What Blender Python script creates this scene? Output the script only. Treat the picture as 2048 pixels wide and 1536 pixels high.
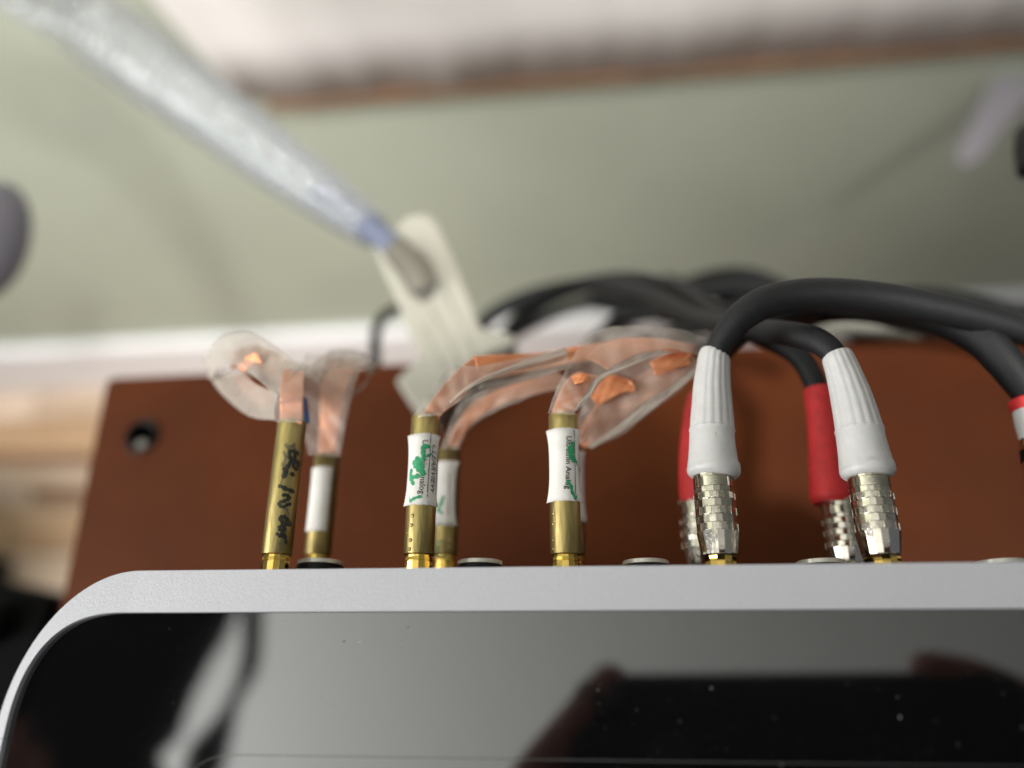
import bpy, bmesh, math, random
from mathutils import Vector, Matrix
random.seed(7)
R = math.radians
for o in list(bpy.data.objects): bpy.data.objects.remove(o)
sc = bpy.context.scene
C = sc.collection

# ------------------------------------------------------------------ camera
F = 1558.4                       # focal length in photograph pixels (2048 wide)
CX, CY = 1024.0, 768.0
H = 0.200                        # camera height above the table top
down = Vector((176/F, 632/F, 1)).normalized()
yv = Vector((26/F, -3850/F, 1)); yv = (yv - down*yv.dot(down)).normalized()
up = -down
xv = yv.cross(up).normalized()
def to_world(v): return Vector((v.dot(xv), v.dot(yv), v.dot(up)))
CAM = Vector((0, 0, H))
cx_w, cyd_w, cz_w = to_world(Vector((1,0,0))), to_world(Vector((0,1,0))), to_world(Vector((0,0,1)))
camd = bpy.data.cameras.new('camera'); cam = bpy.data.objects.new('camera', camd); C.objects.link(cam)
M3 = Matrix((cx_w, -cyd_w, -cz_w)).transposed()
cam.matrix_world = Matrix.Translation(CAM) @ M3.to_4x4()
camd.sensor_width = 36; camd.lens = F/2048*36
camd.clip_start = 0.004; camd.clip_end = 50
camd.dof.use_dof = True; camd.dof.focus_distance = 0.1395; camd.dof.aperture_fstop = 4.7
sc.camera = cam

def ray(px, py): return to_world(Vector(((px-CX)/F, (py-CY)/F, 1)))
def P(px, py, z):
    d = ray(px, py); t = (z-H)/d.z
    return CAM + d*t
def PY(px, py, y):
    d = ray(px, py); return CAM + d*(y/d.y)
def PIX(p):
    v = p-CAM
    z = v.dot(cz_w); return (CX+F*v.dot(cx_w)/z, CY+F*v.dot(cyd_w)/z, z)

# ------------------------------------------------------------------ light
w = bpy.data.worlds.new('World'); sc.world = w; w.use_nodes = True
w.node_tree.nodes['Background'].inputs[0].default_value = (0.80, 0.86, 1.0, 1)
w.node_tree.nodes['Background'].inputs[1].default_value = 0.17
def area(name, loc, target, sx, sy, power, col, spread=180):
    l = bpy.data.lights.new(name, 'AREA'); l.shape = 'RECTANGLE'; l.size = sx; l.size_y = sy
    l.energy = power; l.color = col; l.spread = R(spread)
    o = bpy.data.objects.new(name, l); C.objects.link(o); o.location = loc
    o.rotation_euler = (Vector(target)-Vector(loc)).to_track_quat('-Z', 'Y').to_euler(); return o
area('window_side_light', (-0.90, -0.36, 0.58), (-0.14, 0.20, -0.14), 0.7, 0.7, 12, (1.0, 0.985, 0.97), 130)
area('window_side_light', (-1.35, -0.35, 0.75), (-0.75, -0.25, 1.65), 1.2, 0.9, 40, (1.0, 0.99, 0.99))  # added uplight, brightens the ceiling that the panel mirrors
area('ceiling_lamp', (0.70, -0.42, 1.35), (-0.28, 0.36, -0.40), 0.11, 0.11, 1.35, (1.0, 0.97, 0.93), 38)
sc.view_settings.view_transform = 'Standard'; sc.view_settings.look = 'None'
sc.view_settings.exposure = 0.0; sc.view_settings.gamma = 1
sc.render.engine = 'CYCLES'
sc.cycles.max_bounces = 8; sc.cycles.transparent_max_bounces = 16
sc.render.resolution_x = 1024; sc.render.resolution_y = 768

# ------------------------------------------------------------------ materials
def srgb(r, g, b):
    f = lambda c: (c/255/12.92 if c <= 10 else ((c/255+0.055)/1.055)**2.4)
    return (f(r), f(g), f(b), 1)
def mat(name, col, rough=0.5, metal=0.0, spec=0.5, ior=1.5, var=0.0, vscale=200, bump=0.0, bscale=800,
        rvar=0.0, coat=0.0, sss=0.0, alpha=1.0, col2=None, vdist=0.0, stretch=None, alphavar=0.0):
    m = bpy.data.materials.new(name); m.use_nodes = True; nt = m.node_tree; N = nt.nodes; L = nt.links
    b = N['Principled BSDF']
    b.inputs['Base Color'].default_value = col; b.inputs['Roughness'].default_value = rough
    b.inputs['Metallic'].default_value = metal; b.inputs['IOR'].default_value = ior
    b.inputs['Specular IOR Level'].default_value = spec
    b.inputs['Coat Weight'].default_value = coat; b.inputs['Coat Roughness'].default_value = 0.05
    if sss: b.inputs['Subsurface Weight'].default_value = sss; b.inputs['Subsurface Radius'].default_value = (0.0015,0.001,0.0008); b.inputs['Subsurface Scale'].default_value = 1
    if alpha < 1: b.inputs['Alpha'].default_value = alpha
    tc = N.new('ShaderNodeTexCoord'); mp = N.new('ShaderNodeMapping'); L.new(tc.outputs['Object'], mp.inputs[0])
    if stretch: mp.inputs['Scale'].default_value = stretch
    if var or col2 or rvar or alphavar:
        n = N.new('ShaderNodeTexNoise'); n.inputs['Scale'].default_value = vscale; n.inputs['Detail'].default_value = 6
        n.inputs['Roughness'].default_value = 0.6; n.inputs['Distortion'].default_value = vdist
        L.new(mp.outputs[0], n.inputs['Vector'])
        cr = N.new('ShaderNodeValToRGB'); L.new(n.outputs['Fac'], cr.inputs[0])
        cr.color_ramp.elements[0].position = 0.35; cr.color_ramp.elements[1].position = 0.68
        c2 = col2 if col2 else (col[0]*(1-var), col[1]*(1-var), col[2]*(1-var), 1)
        cr.color_ramp.elements[0].color = c2; cr.color_ramp.elements[1].color = col
        L.new(cr.outputs[0], b.inputs['Base Color'])
        if rvar:
            mr = N.new('ShaderNodeMapRange'); L.new(n.outputs['Fac'], mr.inputs[0])
            mr.inputs[1].default_value = 0.3; mr.inputs[2].default_value = 0.7
            mr.inputs[3].default_value = rough+rvar; mr.inputs[4].default_value = rough
            L.new(mr.outputs[0], b.inputs['Roughness'])
        if alphavar:
            mr = N.new('ShaderNodeMapRange'); L.new(n.outputs['Fac'], mr.inputs[0])
            mr.inputs[1].default_value = 0.3; mr.inputs[2].default_value = 0.7
            mr.inputs[3].default_value = alpha-alphavar; mr.inputs[4].default_value = alpha+alphavar
            L.new(mr.outputs[0], b.inputs['Alpha'])
    if bump:
        n2 = N.new('ShaderNodeTexNoise'); n2.inputs['Scale'].default_value = bscale; n2.inputs['Detail'].default_value = 4
        L.new(mp.outputs[0], n2.inputs['Vector'])
        bp = N.new('ShaderNodeBump'); bp.inputs['Strength'].default_value = bump; bp.inputs['Distance'].default_value = 0.0004
        L.new(n2.outputs['Fac'], bp.inputs['Height']); L.new(bp.outputs[0], b.inputs['Normal'])
    return m
M = {}
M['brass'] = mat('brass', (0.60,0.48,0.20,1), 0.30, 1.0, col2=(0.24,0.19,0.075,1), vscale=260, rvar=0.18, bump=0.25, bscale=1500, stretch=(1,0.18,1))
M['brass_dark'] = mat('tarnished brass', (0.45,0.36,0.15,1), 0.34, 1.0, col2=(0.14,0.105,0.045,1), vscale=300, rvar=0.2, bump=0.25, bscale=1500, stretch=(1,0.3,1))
M['gold'] = mat('gold plate', (0.90,0.62,0.16,1), 0.10, 1.0, var=0.15, vscale=500)
M['nickel'] = mat('nickel', (0.74,0.69,0.60,1), 0.07, 1.0, var=0.18, vscale=500, rvar=0.07, bump=0.05, bscale=900)
M['white'] = mat('white plastic', (0.57,0.57,0.56,1), 0.45, var=0.10, vscale=350, bump=0.12, bscale=1200, sss=0.25)
M['white_emboss'] = mat('raised white plastic', (0.50,0.50,0.49,1), 0.45)
M['seam'] = mat('grey mould seam', (0.25,0.25,0.25,1), 0.6)
M['red'] = mat('red rubber', (0.66,0.028,0.03,1), 0.55, var=0.25, vscale=400, bump=0.35, bscale=2500)
M['cable'] = mat('black cable', (0.010,0.011,0.012,1), 0.6, spec=0.35, var=0.3, vscale=600, bump=0.3, bscale=2500)
M['cable_pale'] = mat('pale cable', (0.22,0.22,0.18,1), 0.5, var=0.2)
M['paper'] = mat('label paper', (0.78,0.77,0.75,1), 0.6, col2=(0.70,0.68,0.63,1), vscale=220, bump=0.10, bscale=900)
M['ink'] = mat('printed ink', (0.02,0.02,0.022,1), 0.5, var=0.2)
M['marker_black'] = mat('black marker', (0.012,0.012,0.014,1), 0.35, col2=(0.05,0.045,0.03,1), vscale=1200)
M['marker_worn'] = mat('rubbed black marker', (0.10,0.085,0.05,1), 0.5, col2=(0.26,0.21,0.11,1), vscale=1500)
M['marker_green'] = mat('green marker', (0.015,0.24,0.09,1), 0.5, col2=(0.04,0.38,0.17,1), vscale=1200)
M['marker_dkgreen'] = mat('dark green marker', (0.01,0.12,0.055,1), 0.45, col2=(0.02,0.2,0.09,1), vscale=1200)
M['silver'] = mat('silver paint', (0.565,0.57,0.605,1), 0.50, 0.15, var=0.07, vscale=2200, bump=0.22, bscale=3500)
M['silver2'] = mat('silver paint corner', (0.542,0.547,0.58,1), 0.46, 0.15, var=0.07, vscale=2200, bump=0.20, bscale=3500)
M['black'] = mat('black plastic', (0.003,0.003,0.0035,1), 0.45, spec=0.25)
M['socketring'] = mat('socket ring', (0.78,0.75,0.67,1), 0.30, 0.4, var=0.15)
M['film'] = mat('clear tape film', (0.60,0.53,0.46,1), 0.36, spec=0.7, alpha=0.25, alphavar=0.12, vscale=45, vdist=1.0, bump=0.25, bscale=160)
M['filmedge'] = mat('folded tape film', (0.60,0.54,0.47,1), 0.38, spec=0.7, alpha=0.46, alphavar=0.16, vscale=45, bump=0.25, bscale=160)
M['copper'] = mat('copper foil', (0.88,0.42,0.23,1), 0.42, 0.45, col2=(0.66,0.21,0.07,1), vscale=60, bump=0.35, bscale=110)
M['bluetape'] = mat('blue tape', (0.02,0.10,0.32,1), 0.4)
M['beige'] = mat('beige plastic', (0.37,0.36,0.30,1), 0.6, var=0.08, vscale=60)
M['beigedark'] = mat('dark beige plastic', (0.14,0.13,0.10,1), 0.6)  # darker beige for the oval recess and the hose end
M['wallgreen'] = mat('green wall paint', (0.46,0.485,0.385,1), 0.75, var=0.08, vscale=9, bump=0.1, bscale=60)
M['skirting'] = mat('white skirting paint', (0.90,0.89,0.90,1), 0.4, var=0.04, vscale=10)
M['ledge'] = mat('brown wood ledge', (0.24,0.13,0.07,1), 0.5, var=0.3, vscale=30)
M['floor'] = mat('oak floor', (0.72,0.50,0.31,1), 0.45, col2=(0.44,0.27,0.15,1), vscale=14, stretch=(0.2,1,1))
M['floorpale'] = mat('pale oak', (0.80,0.64,0.50,1), 0.45, col2=(0.5,0.36,0.25,1), vscale=14, stretch=(0.2,1,1))
M['floordark'] = mat('dark oak knot', (0.28,0.13,0.06,1), 0.5, var=0.3, vscale=14)
M['purplegrey'] = mat('grey lilac plastic', (0.33,0.31,0.34,1), 0.5, var=0.05)
M['darkgrey'] = mat('dark grey plastic', (0.11,0.105,0.12,1), 0.5)
M['ceiling'] = mat('ceiling paint', (0.80,0.81,0.79,1), 0.9)
M['cabinet'] = mat('matt black cabinet', (0.004,0.004,0.004,1), 0.9, spec=0.05)
M['cloth'] = mat('dark jacket cloth', (0.012,0.011,0.012,1), 0.95, spec=0.1)
M['skin'] = mat('skin', (0.14,0.045,0.03,1), 0.5)
M['hair'] = mat('dark hair', (0.01,0.008,0.007,1), 0.8, spec=0.1)
M['phone'] = mat('phone', (0.004,0.006,0.008,1), 0.5, spec=0.1)

def curtain_mat():
    m = mat('cream curtain cloth', (0.80,0.765,0.725,1), 0.85, spec=0.1, var=0.05, vscale=12, bump=0.2, bscale=400)
    return m
M['curtain'] = curtain_mat()
def hose_mat():
    return mat('clear hose plastic', (0.50,0.53,0.55,1), 0.12, 0.2, spec=0.9, alpha=0.28)
M['hose'] = hose_mat()
M['hosewire'] = mat('hose rib plastic', (0.55,0.58,0.60,1), 0.06, 0.3, spec=1.0, alpha=0.36)
M['hoseblue'] = mat('blue grey hose core', (0.13,0.15,0.22,1), 0.6)
def table_mat():
    m = mat('reddish brown lacquered board', (0.108,0.028,0.007,1), 0.45, spec=0.09, col2=(0.064,0.0165,0.0055,1), vscale=11, bump=0.12, bscale=900, rvar=0.1)
    return m
M['table'] = table_mat()
def panel_mat():
    m = bpy.data.materials.new('glossy black panel'); m.use_nodes = True; nt = m.node_tree; N = nt.nodes; L = nt.links
    b = N['Principled BSDF']; b.inputs['Roughness'].default_value = 0.035; b.inputs['IOR'].default_value = 2.6
    tc = N.new('ShaderNodeTexCoord')
    def specks(scale, thr, off):
        mp = N.new('ShaderNodeMapping'); mp.inputs['Location'].default_value = off; L.new(tc.outputs['Object'], mp.inputs[0])
        v = N.new('ShaderNodeTexVoronoi'); v.inputs['Scale'].default_value = scale; L.new(mp.outputs[0], v.inputs['Vector'])
        c = N.new('ShaderNodeMath'); c.operation = 'LESS_THAN'; c.inputs[1].default_value = thr; L.new(v.outputs['Distance'], c.inputs[0])
        s = N.new('ShaderNodeSeparateColor'); L.new(v.outputs['Color'], s.inputs[0])
        g = N.new('ShaderNodeMath'); g.operation = 'GREATER_THAN'; g.inputs[1].default_value = 0.72; L.new(s.outputs[0], g.inputs[0])
        mu = N.new('ShaderNodeMath'); mu.operation = 'MULTIPLY'; L.new(c.outputs[0], mu.inputs[0]); L.new(g.outputs[0], mu.inputs[1]); return mu
    a = specks(330, 0.05, (0,0,0.3)); d = specks(210, 0.05, (0.3,0.1,0.2))
    n = N.new('ShaderNodeTexNoise'); n.inputs['Scale'].default_value = 45; n.inputs['Detail'].default_value = 5; L.new(tc.outputs['Object'], n.inputs['Vector'])
    mr = N.new('ShaderNodeMapRange'); L.new(n.outputs['Fac'], mr.inputs[0]); mr.inputs[3].default_value = 0.03; mr.inputs[4].default_value = 0.055
    L.new(mr.outputs[0], b.inputs['Roughness'])
    mx = N.new('ShaderNodeMix'); mx.data_type = 'RGBA'; L.new(a.outputs[0], mx.inputs[0])
    mx.inputs[6].default_value = (0.0035,0.0035,0.004,1); mx.inputs[7].default_value = (0.16,0.16,0.15,1)
    L.new(mx.outputs[2], b.inputs['Base Color'])
    # greasy spots dull the gloss a little
    r2 = N.new('ShaderNodeMath'); r2.operation = 'MULTIPLY_ADD'; L.new(d.outputs[0], r2.inputs[0]); r2.inputs[1].default_value = 0.5; L.new(mr.outputs[0], r2.inputs[2])
    L.new(r2.outputs[0], b.inputs['Roughness'])
    return m
M['panel'] = panel_mat()

# ------------------------------------------------------------------ helpers
def empty(name, loc, label=None, cat=None, group=None):
    o = bpy.data.objects.new(name, None); C.objects.link(o); o.location = loc; o.empty_display_size = 0.005
    tag(o, label, cat, group); return o
def tag(o, label=None, cat=None, group=None, kind=None):
    if label: o['label'] = label
    if cat: o['category'] = cat
    if group: o['group'] = group
    if kind: o['kind'] = kind
    return o
def worldloc(p):
    v = Vector((0,0,0))
    while p: v += p.location; p = p.parent
    return v
def mesh(name, verts, faces, m, parent=None, smooth=True, bevel=0, solid=0, auto=None, subsurf=0):
    off = worldloc(parent) if parent else None
    if parent is None:
        off = sum((Vector(v) for v in verts), Vector())/len(verts)
    me = bpy.data.meshes.new(name); me.from_pydata([tuple(Vector(v)-off) for v in verts], [], faces)
    bm = bmesh.new(); bm.from_mesh(me); bmesh.ops.recalc_face_normals(bm, faces=bm.faces); bm.to_mesh(me); bm.free()
    me.materials.append(M[m] if isinstance(m, str) else m)
    if smooth: me.shade_smooth()
    if auto is not None: me.set_sharp_from_angle(angle=R(auto))
    o = bpy.data.objects.new(name, me); C.objects.link(o)
    if parent: o.parent = parent
    else: o.location = off
    if subsurf:
        s = o.modifiers.new('s','SUBSURF'); s.levels = subsurf; s.render_levels = subsurf
    if solid:
        s = o.modifiers.new('t','SOLIDIFY'); s.thickness = solid; s.offset = 0
    if bevel:
        b = o.modifiers.new('b','BEVEL'); b.width = bevel; b.segments = 3; b.limit_method = 'ANGLE'; b.angle_limit = R(40)
        o.data.shade_smooth(); o.data.set_sharp_from_angle(angle=R(50))
    return o
def catmull(pts, n):
    pts = [tuple(p) for p in pts]
    Pn = [pts[0]] + pts + [pts[-1]]
    out = []
    for i in range(1, len(Pn)-2):
        p0, p1, p2, p3 = Pn[i-1], Pn[i], Pn[i+1], Pn[i+2]
        for k in range(n):
            t = k/n
            out.append(tuple(0.5*((2*b)+(-a+c)*t+(2*a-5*b+4*c-d)*t*t+(-a+3*b-3*c+d)*t**3) for a,b,c,d in zip(p0,p1,p2,p3)))
    out.append(pts[-1]); return out
def sweep(name, pts, m, parent=None, segs=16, up0=(0,0,1), mod=None, cap=True, auto=None, smooth=True, phase=0):
    """pts: list of (x,y,z,r)."""
    V, Fc = [], []
    n = len(pts); ps = [Vector(p[:3]) for p in pts]
    prev = None
    for i in range(n):
        t = (ps[min(i+1,n-1)]-ps[max(i-1,0)])
        if t.length < 1e-9: t = Vector((0,1,0))
        t.normalize()
        if prev is None:
            u = Vector(up0); u = (u-t*u.dot(t)).normalized()
        else:
            u = (prev-t*prev.dot(t)).normalized()
        prev = u; s = t.cross(u)
        for k in range(segs):
            a = 2*math.pi*(k+phase)/segs; r = pts[i][3]*(mod(a, i/(n-1)) if mod else 1)
            V.append(ps[i]+u*math.cos(a)*r+s*math.sin(a)*r)
    for i in range(n-1):
        for k in range(segs):
            a = i*segs+k; b = i*segs+(k+1)%segs
            Fc.append((a,b,b+segs,a+segs))
    if cap: Fc.append(tuple(range(segs))); Fc.append(tuple((n-1)*segs+k for k in range(segs)))
    return mesh(name, V, Fc, m, parent, smooth=smooth, auto=auto)
def lathe_y(name, x, z, prof, m, parent=None, segs=48, auto=35, smooth=True, mod=None, phase=0, cap=True):
    """profile [(y,r)] about an axis parallel to world Y."""
    V, Fc = [], []
    for (y, r) in prof:
        for k in range(segs):
            a = 2*math.pi*(k+phase)/segs; q = r*(mod(a,y) if mod else 1)
            V.append((x+math.sin(a)*q, y, z+math.cos(a)*q))
    n = len(prof)
    for i in range(n-1):
        for k in range(segs):
            a = i*segs+k; b = i*segs+(k+1)%segs; Fc.append((a,b,b+segs,a+segs))
    if cap: Fc.append(tuple(range(segs))); Fc.append(tuple((n-1)*segs+k for k in range(segs)))
    return mesh(name, V, Fc, m, parent, smooth=smooth, auto=auto)
def prism(name, outline, z0, z1, m, parent=None, bevel=0.0, smooth=False, auto=None):
    n = len(outline)
    V = [(p[0],p[1],z0) for p in outline]+[(p[0],p[1],z1) for p in outline]
    Fc = [tuple(range(n)), tuple(range(n,2*n))]+[(i,(i+1)%n,n+(i+1)%n,n+i) for i in range(n)]
    return mesh(name, V, Fc, m, parent, smooth=smooth, bevel=bevel, auto=auto)
def box(name, lo, hi, m, parent=None, bevel=0.0):
    return prism(name, [(lo[0],lo[1]),(hi[0],lo[1]),(hi[0],hi[1]),(lo[0],hi[1])], lo[2], hi[2], m, parent, bevel)
def ribbon(name, pairs, m, parent, n=10, across=14, wob=0.0, thick=0.00008, seed=0):
    """pairs: ((px,py,z),(px,py,z)) edges of a strip in the photograph, at real heights."""
    rnd = random.Random(seed)
    A = catmull([tuple(P(*a)) for a,b in pairs], n); B = catmull([tuple(P(*b)) for a,b in pairs], n)
    V, Fc = [], []
    ph = [rnd.uniform(0,6) for _ in range(4)]
    for i,(a,b) in enumerate(zip(A,B)):
        a, b = Vector(a), Vector(b)
        for k in range(across+1):
            t = k/across; p = a.lerp(b,t)
            amp_ = wob*(0.45 if m == 'copper' else 1.45)
            p.z += amp_*(abs(math.sin(i*0.085+t*1.9+ph[0]))+0.7*abs(math.sin(i*0.17-t*3.1+ph[1]))+0.45*abs(math.sin(i*0.43+t*5.1+ph[2]))+0.2*abs(math.sin(i*0.71-t*9.0+ph[3]))-1.05) + (0.0011 if m in ('film','filmedge') else -0.0003)
            V.append(p)
    W = across+1
    for i in range(len(A)-1):
        for k in range(across): Fc.append((i*W+k,i*W+k+1,(i+1)*W+k+1,(i+1)*W+k))
    return mesh(name, V, Fc, m, parent, smooth=True, solid=thick)
# surfaces of a tube parallel to Y
def cyl_hit(px, py, x0, z0, r):
    d = ray(px, py); ox, oz = CAM.x-x0, CAM.z-z0
    a = d.x*d.x+d.z*d.z; b = 2*(ox*d.x+oz*d.z); c = ox*ox+oz*oz-r*r
    disc = b*b-4*a*c
    if disc < 0: t = -b/(2*a)
    else: t = (-b-math.sqrt(disc))/(2*a)
    p = CAM+d*t
    return math.atan2(p.x-x0, p.z-z0), p.y
def on_cyl(x0, z0, r, phi, y): return Vector((x0+r*math.sin(phi), y, z0+r*math.cos(phi)))
lift = [0]
def strokes(name, x0, z0, r, lines, m, parent):
    """marker strokes: lines = [(width_px, [(px,py)...])], laid on the tube surface."""
    V, Fc = [], []
    for wpx, pts in lines:
        lift[0] = (lift[0]+1) % 12
        rr = r+0.00003+lift[0]*0.000004
        q = [(h[0]*rr, h[1]) for h in (cyl_hit(a,b,x0,z0,rr) for a,b in pts)]
        if len(q) > 2: q = catmull(q, 4)
        wd = wpx*0.5*0.0000895*((1.8 if 'black' in m else 1.2) if wpx > 2.1 else 1.0)
        n0 = len(V)
        for i in range(len(q)):
            a = Vector(q[max(i-1,0)]); b = Vector(q[min(i+1,len(q)-1)]); t = (b-a)
            if t.length < 1e-9: t = Vector((1,0))
            t.normalize(); nn = Vector((-t.y,t.x)); c = Vector(q[i])
            ww = wd*(0.85+0.25*math.sin(i*1.7+len(q)))
            for s in (-1,-0.33,0.33,1):
                e = c+nn*ww*s; V.append(on_cyl(x0,z0,rr,e.x/rr,e.y))
        for i in range(len(q)-1):
            for k in range(3):
                a = n0+i*4+k; Fc.append((a,a+1,a+5,a+4))
        for end, sg in ((0,-1),(len(q)-1,1)):
            c = Vector(q[end]); o = Vector(q[1] if end == 0 else q[-2]); t = (c-o).normalized(); nn = Vector((-t.y,t.x))
            b0 = len(V); V.append(on_cyl(x0,z0,rr,c.x/rr,c.y))
            for k in range(7):
                a = -math.pi/2+math.pi*k/6; e = c+(nn*math.sin(a)+t*math.cos(a))*wd*0.9
                V.append(on_cyl(x0,z0,rr-0.000001,e.x/rr,e.y))
            for k in range(6): Fc.append((b0,b0+1+k,b0+2+k))
    o = mesh(name, V, Fc, m, parent, smooth=True); return o
def text_on_tube(name, body, x0, z0, r, p0, p1, cap_px, m, parent, shear=0.0, flip=False, thick=0.0):
    cu = bpy.data.curves.new('t','FONT'); cu.body = body; cu.size = 1; cu.shear = shear; cu.resolution_u = 3; cu.offset = 0.012
    to = bpy.data.objects.new('t', cu); C.objects.link(to)
    me = to.to_mesh(); bm = bmesh.new(); bm.from_mesh(me); to.to_mesh_clear()
    bpy.data.objects.remove(to); bpy.data.curves.remove(cu)
    bmesh.ops.triangulate(bm, faces=bm.faces)
    for _ in range(2):
        le = [e for e in bm.edges if e.calc_length() > 0.12]
        if le: bmesh.ops.subdivide_edges(bm, edges=le, cuts=1, use_grid_fill=False)
        bmesh.ops.triangulate(bm, faces=bm.faces)
    xs = [v.co.x for v in bm.verts]; w0, w1 = min(xs), max(xs)
    h0, h1 = cyl_hit(*p0, x0, z0, r), cyl_hit(*p1, x0, z0, r)
    sx = (h1[1]-h0[1])/(w1-w0); caph = cap_px*0.0000895/0.70
    V = []
    for v in bm.verts:
        u = (v.co.x-w0)
        y = h0[1]+u*sx; f = u/(w1-w0); phi = h0[0]*(1-f)+h1[0]*f + (v.co.y*caph)/r
        V.append(on_cyl(x0,z0,r,phi,y))
    Fc = [tuple(v.index for v in f.verts) for f in bm.faces]; bm.free()
    return mesh(name, V, Fc, m, parent, smooth=False)
def text_around(name, body, x0, z0, r, pxa, pxb, py, cap_px, m, parent):
    """letters round the circumference, upside down to the camera, standing slightly proud."""
    cu = bpy.data.curves.new('t','FONT'); cu.body = body; cu.size = 1; cu.resolution_u = 2; cu.offset = 0.01
    to = bpy.data.objects.new('t', cu); C.objects.link(to); me = to.to_mesh(); bm = bmesh.new(); bm.from_mesh(me); to.to_mesh_clear()
    bpy.data.objects.remove(to); bpy.data.curves.remove(cu); bmesh.ops.triangulate(bm, faces=bm.faces)
    xs = [v.co.x for v in bm.verts]; w0, w1 = min(xs), max(xs)
    ha, hb = cyl_hit(pxa,py,x0,z0,r), cyl_hit(pxb,py,x0,z0,r); caph = cap_px*0.0000895/0.70
    V = []
    for v in bm.verts:
        f = (v.co.x-w0)/(w1-w0); V.append(on_cyl(x0,z0,r,ha[0]*(1-f)+hb[0]*f, ha[1]-v.co.y*caph))
    Fc = [tuple(v.index for v in f.verts) for f in bm.faces]; bm.free()
    return mesh(name, V, Fc, m, parent, smooth=False, solid=0.00012)
def label_on_tube(name, x0, z0, r, phi0, phi1, y0, y1, parent, m='paper', flare=0.0003, seed=0, shrink=0.0):
    rnd = random.Random(seed); V, Fc = [], []; NU, NV = 22, 12
    jag = [rnd.uniform(-1,1)*0.00008 for _ in range(40)]
    for j in range(NV+1):
        v = j/NV
        for i in range(NU+1):
            u = i/NU
            y = y0+(y1-y0)*v
            if j == 0: y += jag[i]
            if j == NV: y += jag[(i*3) % 40]
            e = abs(2*v-1)**3
            ph0, ph1 = phi0+shrink*(1-e), phi1-shrink*(1-e)
            phi = ph0+(ph1-ph0)*u
            corner = (abs(2*u-1)**4)*(0.25+0.75*e)
            V.append(on_cyl(x0,z0,r+0.00006+flare*corner,phi,y))
    W = NU+1
    for j in range(NV):
        for i in range(NU): Fc.append((j*W+i,j*W+i+1,(j+1)*W+i+1,(j+1)*W+i))
    return mesh(name, V, Fc, m, parent, smooth=True, solid=0.00005)

# ------------------------------------------------------------------ table
ZU, ZL, ZT = 0.0600, 0.0385, 0.0700      # upper plug row, lower plug row, rim top
TZ = -0.035                              # table top
A, B = P(215,757,TZ), P(2048,668,TZ)
left_dir = (P(130,1180,TZ)-A); left_dir.normalize()
edge_dir = (B-A).normalized()
FL = A + left_dir*0.62; BR = A+edge_dir*0.62; FR = BR+left_dir*0.62
table = empty('table', (A+FR)/2, 'reddish brown lacquered table top with a round cable hole, under the silver rimmed device', 'table')
hc = P(284,873,TZ); hr = 0.0054
# board: a slab with a real round hole
def slab_with_hole(name, outline, c, r, z0, z1, m, parent):
    cu = bpy.data.curves.new('s','CURVE'); cu.dimensions = '2D'; cu.fill_mode = 'BOTH'; cu.extrude = (z1-z0)/2
    for pts in (outline, [(c[0]+r*math.cos(t*math.pi/16), c[1]+r*math.sin(t*math.pi/16)) for t in range(32)]):
        s = cu.splines.new('POLY'); s.points.add(len(pts)-1); s.use_cyclic_u = True
        for q, p in zip(s.points, pts): q.co = (p[0],p[1],0,1)
    o = bpy.data.objects.new('s', cu); C.objects.link(o); me = o.to_mesh()
    V = [(v.co.x, v.co.y, v.co.z+(z0+z1)/2) for v in me.vertices]; Fc = [tuple(p.vertices) for p in me.polygons]
    o.to_mesh_clear(); bpy.data.objects.remove(o)
    return mesh(name, V, Fc, m, parent, smooth=False)
def rounded(c0, c1, c2, r, n=6):
    a = (Vector(c0)-Vector(c1)).normalized(); b = (Vector(c2)-Vector(c1)).normalized(); c1 = Vector(c1)
    out = []
    for i in range(n+1):
        t = i/n; p = (c1+a*r)*(1-t)**2+c1*2*t*(1-t)+(c1+b*r)*t*t; out.append((p.x,p.y))
    return out
ol = rounded(FL[:2], A[:2], BR[:2], 0.003)+[(BR.x,BR.y),(FR.x,FR.y),(FL.x,FL.y)]
slab_with_hole('board', ol, hc, hr, TZ-0.022, TZ, 'table', table)
V, Fc = [], []
prof = [(hr+0.0006,0.0004),(hr+0.0002,0.0010),(hr-0.0006,0.0008),(hr-0.0009,0.0),(hr-0.0009,-0.010),(hr-0.0002,-0.0225)]
for (r_, z_) in prof:
    for k in range(32): V.append((hc.x+r_*math.cos(k*math.pi/16), hc.y+r_*math.sin(k*math.pi/16), TZ+z_))
for i in range(len(prof)-1):
    for k in range(32): Fc.append((i*32+k,i*32+(k+1)%32,(i+1)*32+(k+1)%32,(i+1)*32+k))
mesh('grommet', V, Fc, 'black', table)
sp = P(279,889,TZ-0.002)
sweep('bolt', [(sp.x,sp.y,TZ-0.020,0.0020),(sp.x,sp.y,TZ-0.003,0.0020),(sp.x,sp.y,TZ-0.002,0.0014)], 'socketring', table, segs=16, up0=(1,0,0))

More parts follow.
